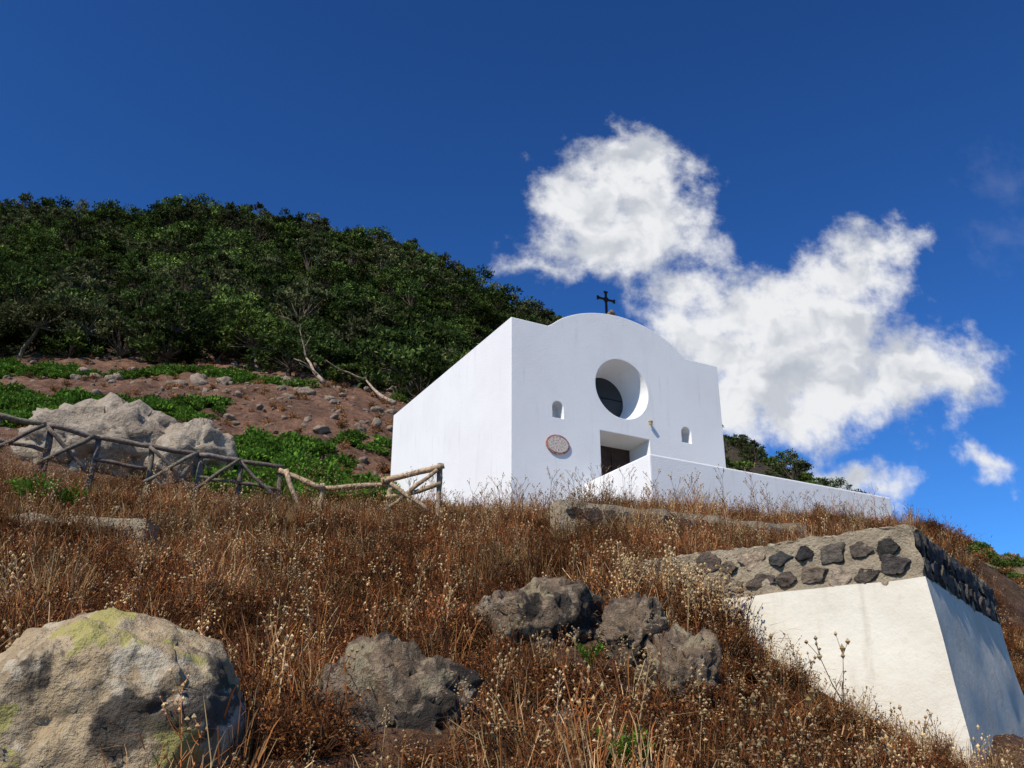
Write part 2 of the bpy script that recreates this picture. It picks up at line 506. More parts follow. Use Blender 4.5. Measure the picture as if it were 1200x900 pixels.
def rock(name, loc, dims, seed, mat, rot=(0,0,0), **kw):
    ob = link(bpy.data.objects.new(name, rock_mesh(name, mat, seed, dims, **kw)))
    ob.location = loc; ob.rotation_euler = rot
    ROCKS.append((loc[0], loc[1], max(dims[0], dims[1]), loc[2] + dims[2]))
    return ob
rock("rounded_boulder", (-2.06, 5.0, .17), (.68,.60,.62), 3, M_rock_tan, (0,.1,.3), cuts=5, amp=.10, round_=.14, fine=.03, crack=.4, sub=6)
rock("volcanic_rock", (-.72, 6.0, .24), (.62,.45,.50), 12, M_rock_dark, (.1,-.3,.2), cuts=14, amp=.24, fine=.09, crack=.9)
rock("volcanic_rock.001", (.17, 8.5, 1.10), (.66,.5,.58), 21, M_rock_dark, (0,.1,.5), cuts=12, amp=.24, fine=.09, crack=.9)
rock("volcanic_rock.002", (1.02, 8.0, 1.00), (.36,.3,.36), 34, M_rock_dark, (0,0,.1), cuts=12, amp=.28, fine=.09, crack=.9)
rock("volcanic_rock.003", (1.30, 7.6, .62), (.36,.34,.46), 47, M_rock_dark, (0,.3,.9), cuts=12, amp=.24, fine=.09, crack=.9)
rock("volcanic_rock.004", (1.75, 10.2, 1.85), (.5,.35,.25), 55, M_rock_dark, (0,.1,.4), cuts=9, amp=.2, sub=4)
rock("pale_outcrop", (-11.4, 24.5, 8.1), (2.35,1.7,1.75), 61, M_rock_pale, (0,.12,.2), cuts=16, amp=.25, fine=.05, freq=1.5, crack=.5)
rock("pale_outcrop.001", (-8.75, 24.3, 7.8), (1.05,1.0,1.25), 67, M_rock_pale, (0,0,1.2), cuts=14, amp=.24, fine=.05, freq=1.5, crack=.5)
rock("cross_base_stone", (0,0,0), (.16,.14,.2), 70, M_rock_dark, sub=3)
cb = bpy.data.objects["cross_base_stone"]; cb.location = (3.12,.28,5.45); cb.parent = chapel
ROCKS.pop()

# ------------------------------------------------------------------ terrace parapet
bm = bmesh.new()
a0, a1, b0 = 1.914, 9.13, -2.56
T = .32
outer = [(a0, -.01), (a0, b0), (a1, b0), (a1, 3.0), (a1-T, 3.0), (a1-T, b0+T), (a0+T, b0+T), (a0+T, -.01)]
lo = [bm.verts.new((x, y, -1.6)) for x, y in outer]; hi = [bm.verts.new((x, y, .72)) for x, y in outer]
bm.faces.new(hi); bm.faces.new(lo[::-1])
for i in range(8): bm.faces.new((lo[i], lo[(i+1)%8], hi[(i+1)%8], hi[i]))
bmesh.ops.recalc_face_normals(bm, faces=bm.faces)
par = add_mesh("terrace_wall", bm, M_white)
par.location = CH; par.rotation_euler = (0,0,CA)
bv = par.modifiers.new("bev", 'BEVEL'); bv.width = .04; bv.segments = 3
bm = bmesh.new(); box(bm, a0+T+.004, a1-T-.004, b0+T+.004, -.004, -1.4, 0)
M_pave = flat_mat("terrace_paving", (.38,.34,.28), .85, 0, 4, .2)
tf = add_mesh("terrace_floor", bm, M_pave); tf.location = CH; tf.rotation_euler = (0,0,CA)

# ------------------------------------------------------------------ retaining block
DA = Vector((-.816,.578,0)); DB = Vector((.578,.816,0))
CO = Vector((3.49, 8.0, 0))
LA, LB = 2.75, 3.4
blk = empty("retaining_wall_corner")
def battered(name, z0, z1, o0, o1, mat, cuts=24, disp=.0, fr=2.5):
    bm = bmesh.new()
    def ring(z, o):
        return [bm.verts.new(p) for p in (CO - DB*o - DA*o + Vector((0,0,z)), CO + DA*LA - DB*o + Vector((0,0,z)),
                CO + DA*LA + DB*LB + Vector((0,0,z)), CO + DB*LB - DA*o + Vector((0,0,z)))]
    A_ = ring(z0, o0); B_ = ring(z1, o1)
    bm.faces.new(A_[::-1]); bm.faces.new(B_)
    for i in range(4): bm.faces.new((A_[i], A_[(i+1)%4], B_[(i+1)%4], B_[i]))
    bmesh.ops.recalc_face_normals(bm, faces=bm.faces)
    bmesh.ops.subdivide_edges(bm, edges=bm.edges, cuts=cuts, use_grid_fill=True)
    for v in bm.verts:
        n = Vector((noise.noise(v.co*fr), noise.noise(v.co*fr+Vector((9,0,0))), noise.noise(v.co*fr+Vector((0,7,0)))))
        v.co += n*disp
    ob = add_mesh(name, bm, mat, blk, True)
    ob.data.set_sharp_from_angle(angle=rad(42))
    return ob
battered("plaster_body", -.9, 1.53, .34, .055, M_cream, 24, .02, 2.0)
battered("mortar_course", 1.50, 1.99, .035, .0, M_mortar, 40, .045, 7.0)
SB = MB(); rng = random.Random(5)
def add_stone(c, ex, n, w, h, dpt, col, seed):
    bm = bmesh.new(); bmesh.ops.create_icosphere(bm, subdivisions=4, radius=1)
    r2 = random.Random(seed)
    off = Vector((seed*3.7, seed*1.3, seed*7.1)); ez = Vector((0,0,1))
    k_ = r2.randint(4, 6); g0 = r2.uniform(0, 6.28)
    pl = [(Vector((math.cos(g), .0, math.sin(g))), r2.uniform(.55, .85)) for g in [g0 + i*6.283/k_ + r2.uniform(-.3,.3) for i in range(k_)]]
    pl.append((Vector((r2.uniform(-.3,.3),1,r2.uniform(-.3,.3))).normalized(), r2.uniform(.3,.5)))
    k0 = len(SB.v)
    for v in bm.verts:
        p = v.co.copy()
        for q, d in pl:
            e = p.dot(q) - d
            if e > 0: p -= q*e*.95
        p = Vector((p.x*1.25, p.y, p.z*1.25)) + v.co * (noise.fractal(p*1.6+off, .8, 2, 5)*.25)
        SB.v.append(tuple(c + ex*p.x*w + n*p.y*dpt + ez*p.z*h)); SB.c.append(col)
    for f in bm.faces: SB.f.append(tuple(k0 + v.index for v in f.verts))
    bm.free()
pal = [(.07,.062,.055),(.05,.045,.042),(.12,.095,.07),(.10,.08,.065),(.08,.07,.06),(.20,.15,.10)]
palL = [(.17,.13,.09),(.28,.215,.15),(.12,.09,.065),(.22,.17,.12),(.30,.235,.16)]
sd = 0
for row, (zc, hh) in enumerate(((1.625,.088),(1.845,.092))):
    u = .08 + row*.05
    while u < LA - .1:
        w = rng.uniform(.08,.14)
        u += w
        if rng.random() < .95:
            sd += 1
            pp = palL if rng.random() < u/2.0 else pal
            add_stone(CO + DA*u - DB*(.03 if row == 0 else .012) + Vector((0,0,zc+rng.uniform(-.035,.035))), DA, -DB, w, hh*rng.uniform(.7,1.15), rng.uniform(.035,.055), jit(rng, rng.choice(pp), .25), sd)
        u += w + rng.uniform(0.01,.05)
    u = .04
    while u < LB - .1:
        w = rng.uniform(.09,.15); u += w
        sd += 1
        add_stone(CO + DB*u - DA*(.03 if row == 0 else .012) + Vector((0,0,zc+rng.uniform(-.02,.02))), DB, -DA, w, hh*rng.uniform(1.0,1.25), rng.uniform(.05,.08), jit(rng, rng.choice(pal[:5]), .2), sd)
        u += w + rng.uniform(0,.02)
for u in np.arange(.1, LA, .15):
    sd += 1
    add_stone(CO + DA*float(u) + DB*.10 + Vector((0,0,1.965)), DA, -DB, .12, .05, .13, jit(rng, (.38,.31,.21), .25), sd)
link(bpy.data.objects.new("embedded_stones", SB.mesh("embedded_stones", M_stones, True)), blk)

def ledge(name, p0, p1, z0, z1, h, th, mat, seed=1):
    global SB, sd
    p0 = Vector(p0); p1 = Vector(p1); d = (p1-p0); L = d.length; d.normalize(); n = Vector((d.y,-d.x,0))
    e = empty(name)
    bm = bmesh.new()
    prof = [(-th/2, -h), (-th/2, 0), (th/2, 0), (th/2, -h)]
    K = int(L/.12); rings = []
    for i in range(K+1):
        s = i/K; z = z0 + (z1-z0)*s
        rings.append([bm.verts.new(p0 + d*L*s + n*x + Vector((0,0,z+y)) + Vector((0,0,1))*(noise.noise(Vector((s*9,y*3,seed)))*.07 if y == 0 else 0) + n*noise.noise(Vector((s*12,y*5,x)))*.05) for x, y in prof])
    for a_, b_ in zip(rings[:-1], rings[1:]):
        for i in range(4): bm.faces.new((a_[i], a_[(i+1)%4], b_[(i+1)%4], b_[i]))
    bm.faces.new(rings[0]); bm.faces.new(rings[-1][::-1])
    bmesh.ops.recalc_face_normals(bm, faces=bm.faces)
    add_mesh("mortar", bm, mat, e)
    SB = MB(); u = .1
    while u < L - .1:
        w = rng.uniform(.09,.18); u += w
        sd += 1; z = z0 + (z1-z0)*u/L
        add_stone(p0 + d*u + n*(th/2-.0) + Vector((0,0,z-.2)), d, n, w, .1, .06, jit(rng, rng.choice(pal), .2), sd)
        u += w + .02
    link(bpy.data.objects.new("stones", SB.mesh("stones", M_stones, True)), e)
ledge("stone_retaining_wall", (.7,14.8,0), (5.2,16.6,0), 4.07, 4.07, 1.0, .4, M_mortar, 2)
ledge("low_stone_wall", (-7.2,11.35,0), (-4.3,10.95,0), 2.98, 2.76, .8, .3, M_mortar, 5)

# ------------------------------------------------------------------ rustic fence
FB = MB(); rng = random.Random(8)
def log(p, q, r=.042, col=None):
    p = Vector(p); q = Vector(q); k = 5; pts = []
    off = rng.uniform(0,100)
    for i in range(k+1):
        s = i/k
        pts.append(p.lerp(q, s) + Vector((noise.noise(Vector((s*2,off,0))), noise.noise(Vector((s*2,0,off))), noise.noise(Vector((off,s*2,0))))) * .05)
    FB.tube(pts, [r*1.08*rng.uniform(.85,1.12) for _ in pts], col or jit(rng, (.17,.135,.10), .25), 8)
fp = [(-10.6,13.8),(-9.7,14.4),(-8.8,15.0),(-8.15,15.5),(-7.5,16.0),(-6.7,16.5),(-5.95,17.0),(-5.25,17.35),(-4.56,17.7)]
tops = [5.66,5.65,5.64,5.62,5.60,5.59,5.58,5.57,5.56]
for i, (x, y) in enumerate(fp):
    log((x+rng.uniform(-.05,.05), y, gz(x,y)-.3), (x, y, tops[i]+.05), .05)
for i in range(len(fp)-1):
    a_ = Vector((*fp[i], tops[i])); b_ = Vector((*fp[i+1], tops[i+1]))
    e = Vector((0,-.07,0))
    log(a_+e-(b_-a_)*.05, b_+e+(b_-a_)*.05, .044)
    if i % 2 == 0 or i > 5: log(a_+e-Vector((0,0,.42)), b_+e-Vector((0,0,.45)), .034)
    if i % 2: log(a_+Vector((0,-.13,-.02)), b_+Vector((0,-.13,-.72)), .034)
    if i % 3 != 1: log(b_+Vector((0,-.18,-.02)), a_+Vector((0,-.18,-.72)), .034)
pale = (.36,.26,.155)
log((-4.6,17.6,5.5), (-3.7,17.75,5.15), .05, jit(rng, pale))
log((-4.45,17.6,5.5), (-4.0,17.65,4.4), .045, jit(rng, pale))
log((-3.75,17.8,5.17), (-2.4,18.0,5.32), .05, jit(rng, pale))
log((-3.75,17.8,5.25), (-3.7,17.8,4.2), .05, jit(rng, pale))
for x, tp in ((-1.46,5.76),(-2.45,5.44)):
    log((x,18.0,gz(x,18)-.3), (x,18.0,tp), .055, jit(rng, (.28,.20,.125)))
log((-2.6,17.92,5.36), (-1.36,17.92,5.68), .055, jit(rng, pale))
log((-2.5,17.86,4.75), (-1.5,17.86,5.6), .042, jit(rng, pale))
log((-2.4,17.80,5.28), (-1.6,17.80,4.7), .04, jit(rng, pale))
log((-2.5,17.93,5.0), (-1.4,17.93,5.3), .04, jit(rng, pale))
link(bpy.data.objects.new("rustic_wooden_fence", FB.mesh("rustic_wooden_fence", M_wood, True)))

# ------------------------------------------------------------------ scatter system
def proto_collection(name, meshes):
    c = bpy.data.collections.new(name)
    for i, me in enumerate(meshes):
        c.objects.link(bpy.data.objects.new(f"{name}_{i:02d}", me))
    return c
def scatter(name, coll, pts, rots, scls, ids):
    n = len(pts)
    me = bpy.data.meshes.new(name); me.from_pydata([tuple(p) for p in pts], [], [])
    def att(nm, typ, arr, key):
        a = me.attributes.new(nm, typ, 'POINT'); a.data.foreach_set(key, np.asarray(arr).ravel())
    att("rot", 'FLOAT_VECTOR', np.array(rots, np.float32), "vector")
    att("scl", 'FLOAT_VECTOR', np.array(scls, np.float32), "vector")
    att("idx", 'INT', np.array(ids, np.int32), "value")
    ob = link(bpy.data.objects.new(name, me))
    g = bpy.data.node_groups.new(name + "_instancer", 'GeometryNodeTree')
    g.interface.new_socket("Geometry", in_out='INPUT', socket_type='NodeSocketGeometry')
    g.interface.new_socket("Geometry", in_out='OUTPUT', socket_type='NodeSocketGeometry')
    gi = g.nodes.new('NodeGroupInput'); go = g.nodes.new('NodeGroupOutput')
    ci = g.nodes.new('GeometryNodeCollectionInfo'); ci.inputs['Collection'].default_value = coll
    ci.inputs['Separate Children'].default_value = True; ci.inputs['Reset Children'].default_value = True
    ip = g.nodes.new('GeometryNodeInstanceOnPoints'); ip.inputs['Pick Instance'].default_value = True
    def na_(nm, dt):
        x = g.nodes.new('GeometryNodeInputNamedAttribute'); x.data_type = dt; x.inputs['Name'].default_value = nm
        return x.outputs['Attribute']
    er = g.nodes.new('FunctionNodeEulerToRotation')
    g.links.new(na_("rot", 'FLOAT_VECTOR'), er.inputs[0])
    g.links.new(gi.outputs[0], ip.inputs['Points']); g.links.new(ci.outputs[0], ip.inputs['Instance'])
    g.links.new(na_("idx", 'INT'), ip.inputs['Instance Index'])
    g.links.new(er.outputs[0], ip.inputs['Rotation']); g.links.new(na_("scl", 'FLOAT_VECTOR'), ip.inputs['Scale'])
    g.links.new(ip.outputs[0], go.inputs[0])
    md = ob.modifiers.new("instances", 'NODES'); md.node_group = g
    return ob

TAN = (.44,.27,.12); RUST = (.27,.10,.036); BRN = (.13,.058,.028); STRAW = (.56,.40,.20); ORG = (.42,.18,.06); DRK = (.06,.034,.023)
def blade_tuft(seed, n=30, h=(.18,.42), r=.13, pal=(TAN, RUST, ORG, BRN)):
    rng = random.Random(seed); B = MB()
    for _ in range(n):
        g = rng.uniform(0, 6.283); rr = r*math.sqrt(rng.random()); H = rng.uniform(*h)
        p = Vector((math.cos(g)*rr, math.sin(g)*rr, -.03)); g2 = g + rng.gauss(0,.8)
        o = Vector((math.cos(g2), math.sin(g2), 0)); ln = rng.uniform(.05,.8)
        pts = [p, p + o*H*ln*.3 + Vector((0,0,H*.5)), p + o*H*ln*.75 + Vector((0,0,H*.85)), p + o*H*ln*1.25 + Vector((0,0,H*(1-.3*ln)))]
        w = rng.uniform(.002,.004)
        B.ribbon(pts, [w, w, w*.7, w*.25], Vector((math.cos(g+1.3), math.sin(g+1.3), 0)), jit(rng, rng.choice(pal)))
    return B
def umbel(seed, H=.55, heads=(STRAW, TAN, (.3,.18,.10))):
    rng = random.Random(seed); B = MB()
    for st in range(rng.randint(1,2)):
        g = rng.uniform(0,6.28); h = H*rng.uniform(.7,1.15)
        lean = Vector((math.cos(g), math.sin(g), 0))*rng.uniform(.03,.25)
        base = Vector((rng.uniform(-.06,.06), rng.uniform(-.06,.06), -.03))
        f = lambda s: base + lean*h*s*s*1.6 + Vector((0,0,h*s))
        c = jit(rng, rng.choice((BRN, RUST, TAN)))
        B.tube([f(s) for s in (0,.35,.7,1)], [.0045,.004,.003,.002], c)
        for _ in range(rng.randint(3,7)):
            s = rng.uniform(.4,.98); p = f(s); a = rng.uniform(0,6.28)
            L = h*rng.uniform(.12,.34)*(1.2-s*.6)
            d = Vector((math.cos(a)*.62, math.sin(a)*.62, rng.uniform(.6,1.0))).normalized()
            q = p + d*L
            B.tube([p, p.lerp(q,.5)+Vector((0,0,-.01)), q], [.0026,.002,.0015], c)
            for _ in range(rng.randint(1,4)):
                a2 = rng.uniform(0,6.28); d2 = (d + Vector((math.cos(a2), math.sin(a2), .2))*.55).normalized()
                e = q + d2*rng.uniform(.02,.07)
                B.tube([q, e], [.0013,.001], c)
                B.octa(e, rng.uniform(.006,.012), jit(rng, rng.choice(heads)), rng.uniform(.7,1.3))
            B.octa(q, rng.uniform(.008,.013), jit(rng, rng.choice(heads)))
    return B
def twig_bush(seed, R=.30, n=42, pal=(RUST, BRN, DRK), lf=.012, lpal=(RUST, ORG, RUST, BRN, DRK)):
    rng = random.Random(seed); B = MB()
    for _ in range(n):
        a = rng.uniform(0,6.28); el = rng.uniform(.25,1.5)
        d = Vector((math.cos(a)*math.cos(el), math.sin(a)*math.cos(el), math.sin(el)))
        L = R*rng.uniform(.55,1.1); p = Vector((0,0,-.03)); c = jit(rng, rng.choice(pal))
        pts = [p]; cur = p; dr = d
        for _k in range(4):
            dr = (dr + Vector((rng.gauss(0,.22), rng.gauss(0,.22), rng.gauss(0.06,.18)))).normalized()
            cur = cur + dr*L/4; pts.append(cur)
        B.tube(pts, [.0035,.003,.0024,.0018,.001], c)
        for _k in range(12):
            i = rng.randint(1,3); s = rng.random(); q = pts[i].lerp(pts[i+1], s)
            e = Vector((rng.gauss(0,1), rng.gauss(0,1), rng.gauss(.4,1))).normalized()
            t_ = q + e*rng.uniform(.02,.06)
            w = e.cross(Vector((rng.gauss(0,1), rng.gauss(0,1), rng.gauss(0,1)))).normalized()
            if rng.random() < .5:
                B.ribbon([q, t_], [.0012,.0008], w, c)
            B.leaf(t_, e*lf*rng.uniform(.6,1.3), w*lf*rng.uniform(.3,.7), jit(rng, rng.choice(lpal)))
    return B
def litter(seed):
    rng = random.Random(seed); B = MB()
    for _ in range(80):
        p = Vector((rng.gauss(0,.18), rng.gauss(0,.18), rng.uniform(0,.08))); a = rng.uniform(0,6.28)
        d = Vector((math.cos(a), math.sin(a), rng.gauss(.1,.3)))*rng.uniform(.06,.2)
        w = rng.uniform(.002,.004)
        B.ribbon([p, p + d*.5 + Vector((0,0,.02)), p + d], [w,w,w*.4], d.cross(Vector((0,0,1))).normalized(), jit(rng, rng.choice((RUST, BRN, TAN, ORG, DRK))))
    return B
def thistle(seed):
    rng = random.Random(seed); B = MB(); h = rng.uniform(.5,.8)
    c = jit(rng, STRAW); lean = Vector((rng.uniform(-.1,.1), rng.uniform(-.1,.1), 0))
    B.tube([Vector((0,0,-.03)), lean*.4+Vector((0,0,h*.5)), lean+Vector((0,0,h))], [.006,.005,.003], c, 4)
    for i in range(14):
        z = h*(.45+.55*i/14); a = i*2.4; p = lean*(z/h)+Vector((0,0,z)); q = p+Vector((math.cos(a)*.05, math.sin(a)*.05, .05))
        B.tube([p,q],[.002,.001], c); B.octa(q, .014, jit(rng, STRAW), 1.3)
    return B
tufts = [blade_tuft(i) for i in range(5)]
straw_t = [blade_tuft(10+i, 30, (.22,.55), .12, (TAN, STRAW, ORG)) for i in range(3)]
umbs = [umbel(20+i, .42 + .05*i) for i in range(6)]
bushes = [twig_bush(40+i) for i in range(5)]
lits = [litter(60+i) for i in range(3)]
def patch(seed, R, nt, ns, nu, nb, nl, slope=.30):
    rng = random.Random(seed); B = MB()
    def put(lst, n, s0, s1):
        for _ in range(n):
            a = rng.uniform(0,6.28); r = R*math.sqrt(rng.random()); x, y = r*math.cos(a), r*math.sin(a)
            s = rng.uniform(s0, s1)
            M = Matrix.Translation((x, y, slope*y)) @ Matrix.Rotation(rng.uniform(0,6.28), 4, 'Z') @ Matrix.Rotation(rng.gauss(0,.15), 4, 'X') @ Matrix.Diagonal((s, s, s*rng.uniform(.85,1.15), 1))
            B.add(rng.choice(lst), M, rng.uniform(.65,1.25))
    put(tufts, nt, .6, 1.1); put(straw_t, ns, .6, 1.05); put(umbs, nu, .7, 1.2); put(bushes, nb, .5, 1.15); put(lits, nl, .8, 1.3)
    return B.mesh(f"patch{seed}", M_dry)
R_P = .36
protos = [patch(300+i, R_P, 3, 0, 1, 9, 3) for i in range(5)] + [patch(310+i, R_P, 5, 5, 1, 2, 3) for i in range(3)] + [patch(320+i, R_P, 4, 1, 5, 4, 3) for i in range(2)]
C_patch = proto_collection("dry_grass_patch", protos)

nr = np.random.default_rng(4)
CLEAR = ROCKS + [(.57, 5.4, .2, 0)]
def allowed(x, y, pad=0):
    rx, ry = x - CH.x, y - CH.y
    a = rx*D1.x + ry*D1.y; b_ = rx*D2.x + ry*D2.y
    if -.1-pad < a < Wd+.1 and -.1-pad < b_ < Ln+.1: return False
    if a0-.08-pad < a < a1+.08 and b0-.08-pad < b_ < 3: return False
    rx, ry = x - CO.x, y - CO.y
    u = rx*DA.x + ry*DA.y; v = rx*DB.x + ry*DB.y
    if -.30 < u < LA-.25 and -.26-pad*.5 < v < LB+.1: return False
    if -1.2 < u < .1 and v > -.3 and v < 4: return False
    for X, Y, r, zt in CLEAR:
        dx = x - X; dy = y - Y
        if dx*dx + dy*dy < (r*.85+pad*.5)**2: return False
        if abs(dx) < r*.85 and -r*2.2 < dy < 0: return 'low'
    if u < 1.5 and v < -.2 and v > -2.6 and x > 1.6: return 'low'
    return True
P = []; ids = []; scl = []; rot = []
Yc = 3.7
while Yc < 21.5:
    step = .40 + .012*Yc
    Xc = -.80*Yc - .3
    while Xc < .70*Yc:
        x = Xc + nr.normal(0,.13); y = Yc + nr.normal(0,.13); Xc += step
        if x > .5*y and y > 16: continue
        ok = allowed(x, y, .22)
        if not ok: continue
        f1 = noise.fractal(Vector((x*.45, y*.45, 3)), .8, 2, 3); f2 = noise.noise(Vector((x*.9, y*.9, 8)))
        if f2 < -.34 and nr.random() < .8: continue
        if f1 < .16: i = nr.integers(0,5)
        elif f1 < .40: i = nr.integers(5,8)
        else: i = nr.integers(8,10)
        if nr.random() < .15: i = nr.integers(0,10)
        if y > 15 and nr.random() < .4: i = nr.integers(5,10)
        s = (.92 + .18*nr.random()) ; hz = (.75 + .5*nr.random()) * (1 + .5*f2)
        if ok == 'low': hz *= .45
        if x < -3 and y > 13: hz *= .85
        P.append((x, y, 0)); ids.append(i); rot.append((0,0,nr.normal(0,.35))); scl.append((s*(-1 if nr.random()<.5 else 1), s, s*hz))
    Yc += step * .9
P = np.array(P); P[:,2] = ground_z(P[:,0], P[:,1])
scatter("dry_grass", C_patch, P, rot, scl, ids)
C_single = proto_collection("dry_weed", [B.mesh(f"single{i}", M_dry) for i, B in enumerate(tufts[:3] + straw_t[:2] + umbs[:4] + bushes[:3] + [thistle(90), thistle(91)])])
P = []; scl = []
def single(X, Y, k=1.0):
    ok = allowed(X, Y)
    if not ok: return
    s = (.55+.5*nr.random())*(.6 if ok == 'low' else 1)*k
    P.append((X, Y, 0)); scl.append((s, s, s))
while len(P) < 2100:
    Y = 3.8 + 17*nr.random()**.8; X = (nr.random()*1.5 - .78)*Y
    if X > .5*Y and Y > 16: continue
    if allowed(X, Y, .25) is True and nr.random() < .45: continue
    single(X, Y)
for _ in range(420):
    q = CO + DA*float(nr.uniform(-.6, LA+.2)) - DB*float(.28 + abs(nr.normal(0,.3)))
    single(q.x, q.y, 1.15)
for _ in range(160):
    q = CO - DA*float(.55 + 2.5*nr.random()) + DB*float(nr.uniform(-1.5, 6))
    single(q.x, q.y, .8)
P = np.array(P); P[:,2] = ground_z(P[:,0], P[:,1]); n = len(P)
scatter("dry_weeds", C_single, P, np.stack([nr.normal(0,.12,n), nr.normal(0,.12,n), nr.random(n)*6.28],1), scl, nr.integers(0,14,n))

# green sprigs
G1 = (.12,.24,.03); G2 = (.20,.34,.05)
sp = MB(); rng = random.Random(77)
for _ in range(30):
    a = rng.uniform(0,6.28); o = Vector((math.cos(a), math.sin(a), 0)); L = rng.uniform(.16,.34)
    p = Vector((0,0,0)); pts = [p, p+o*L*.25+Vector((0,0,L*.5)), p+o*L*.6+Vector((0,0,L*.9))]
    sp.tube(pts, [.004,.003,.002], G1)
    for k_ in range(14):
        q = pts[1].lerp(pts[2], rng.random()); e = Vector((rng.gauss(0,1), rng.gauss(0,1), rng.gauss(.3,.8))).normalized()
        sp.leaf(q+e*.03, e*.03, e.cross(Vector((.3,.2,.9))).normalized()*.012, jit(rng, rng.choice((G1,G2))))
spm = sp.mesh("green_plant", M_mat)
for i, (x, y, s) in enumerate(((.57,5.35,.85),(.66,5.42,.6),(-6.6,12.4,1.6),(-6.2,12.6,1.4),(-6.9,12.8,1.5),(.62,7.7,.6))):
    ob = link(bpy.data.objects.new("green_plant" if i == 0 else f"green_plant.{i:03d}", spm))
    ob.location = (x, y, gz(x, y)+.03); ob.scale = (s,)*3

# ------------------------------------------------------------------ green ground cover mats
def leafball(seed, R=.34, n=260, pal=((.085,.17,.022),(.12,.22,.03),(.055,.11,.018)), lf=.05, flat=.6):
    rng = random.Random(seed); B = MB()
    for _ in range(n):
        d = Vector((rng.gauss(0,1), rng.gauss(0,1), abs(rng.gauss(0,1)))).normalized()
        r = R*rng.uniform(.55,1.05); p = Vector((d.x*r, d.y*r, d.z*r*flat))
        e = (d + Vector((rng.gauss(0,.6), rng.gauss(0,.6), rng.gauss(0,.6)))).normalized()
        w = e.cross(Vector((rng.gauss(0,1), rng.gauss(0,1), rng.gauss(0,1)))).normalized()
        B.leaf(p, e*lf*rng.uniform(.6,1.3), w*lf*rng.uniform(.3,.7), jit(rng, rng.choice(pal)))
    return B.mesh(f"leafball{seed}", M_mat)
C_mat = proto_collection("ground_cover_clump", [leafball(80+i) for i in range(4)])
def patch_pts(ellipses, dens):
    out = []
    for cx, cy, rx, ry in ellipses:
        n = int(math.pi*rx*ry*dens)
        for _ in range(n):
            a = nr.random()*6.283; r = math.sqrt(nr.random())
            x = cx + rx*r*math.cos(a); y = cy + ry*r*math.sin(a)
            if r > .78 + .35*noise.noise(Vector((x*.7,y*.7,0))): continue
            if allowed(x, y) is True: out.append((x, y))
    a = np.array(out); z = ground_z(a[:,0], a[:,1])
    return np.stack([a[:,0], a[:,1], z+.02], 1)
P = patch_pts([(-19,33.5,5.0,3.0),(-13.5,34,3.6,2.4),(-23,34,3.5,3.5),(-18,30,4,1.6),(-7.0,25.5,3.4,3.6),(-5.0,24.6,2.4,2.4),(-8.4,28.0,2.8,2.2),(-5.0,30.5,1.3,1.0),
               (-24,44,3.5,2),(-19,44.5,2.5,1.2),(-15.5,46,2.4,1.6),(-12,43,2.6,1.4),(-29,46,3,2)], 7)
n = len(P); s = .7 + 1.1*nr.random(n)**1.5
scatter("green_ground_cover", C_mat, P, np.stack([nr.normal(0,.25,n), nr.normal(0,.25,n), nr.random(n)*6.28],1), np.stack([s,s,s*(.6+.8*nr.random(n))],1), nr.integers(0,4,n))

# ------------------------------------------------------------------ trees
GA = ((.035,.06,.016),(.055,.085,.022),(.085,.12,.03),(.03,.045,.014))
GB = ((.10,.15,.032),(.075,.115,.024),(.14,.19,.045),(.05,.07,.02))
GC = ((.085,.095,.038),(.06,.07,.03),(.11,.12,.05))
def tree_mesh(seed, R=2.6, H=4.2, trunk=1.4, ncl=22, nl=72, lf=.16, pal=GA, lean=.2, bark=(.10,.08,.06)):
    rng = random.Random(seed); B = MB()
    lx = Vector((rng.uniform(-lean,lean), rng.uniform(-lean,lean), 1))
    tp = Vector((lx.x*trunk, lx.y*trunk, trunk))
    barkc = jit(rng, bark, .3)
    trunkpts = [Vector((0,0,-.5)), tp*.35+Vector((rng.gauss(0,.08),rng.gauss(0,.08),0)), tp*.7+Vector((rng.gauss(0,.08),rng.gauss(0,.08),0)), tp]
    B.tube(trunkpts, [.17,.13,.11,.10], barkc, 7)
    for i in range(ncl):
        a = i*2.399 + rng.uniform(-.5,.5); rr = R*math.sqrt((i+.5)/ncl)*rng.uniform(.6,1.15)
        top = H*(1 - .42*(rr/R)**2)*rng.uniform(.68,1.12)
        zc = max(trunk*.75, top - rng.uniform(0,.9))
        c = Vector((tp.x + math.cos(a)*rr, tp.y + math.sin(a)*rr, zc))
        mid = tp.lerp(c, .5) + Vector((rng.gauss(0,.15), rng.gauss(0,.15), -.15))
        B.tube([tp, mid, c], [.055,.035,.012], barkc, 4)
        cr_ = rng.uniform(.40,.90)*R/2.6
        shade = rng.uniform(.6,1.4)
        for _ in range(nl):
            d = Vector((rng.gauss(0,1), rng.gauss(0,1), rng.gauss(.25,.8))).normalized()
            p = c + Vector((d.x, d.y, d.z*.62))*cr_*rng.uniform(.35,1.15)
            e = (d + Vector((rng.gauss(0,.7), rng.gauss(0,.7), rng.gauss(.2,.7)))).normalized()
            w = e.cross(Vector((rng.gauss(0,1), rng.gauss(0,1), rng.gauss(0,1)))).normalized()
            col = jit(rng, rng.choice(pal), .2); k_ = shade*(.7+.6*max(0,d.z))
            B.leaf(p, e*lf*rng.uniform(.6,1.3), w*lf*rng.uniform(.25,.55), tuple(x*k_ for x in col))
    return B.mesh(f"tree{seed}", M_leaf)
protos = [tree_mesh(100+i, R=1.8+.35*(i%3), H=2.4+.45*(i%4), trunk=.6+.2*(i%3), pal=(GA, GB, GA, GC)[i%4]) for i in range(8)]
protos += [tree_mesh(120+i, R=1.8, H=2.4, trunk=.6, pal=GB) for i in range(2)]
C_tree = proto_collection("hill_tree", protos)
pts = []; grid = {}
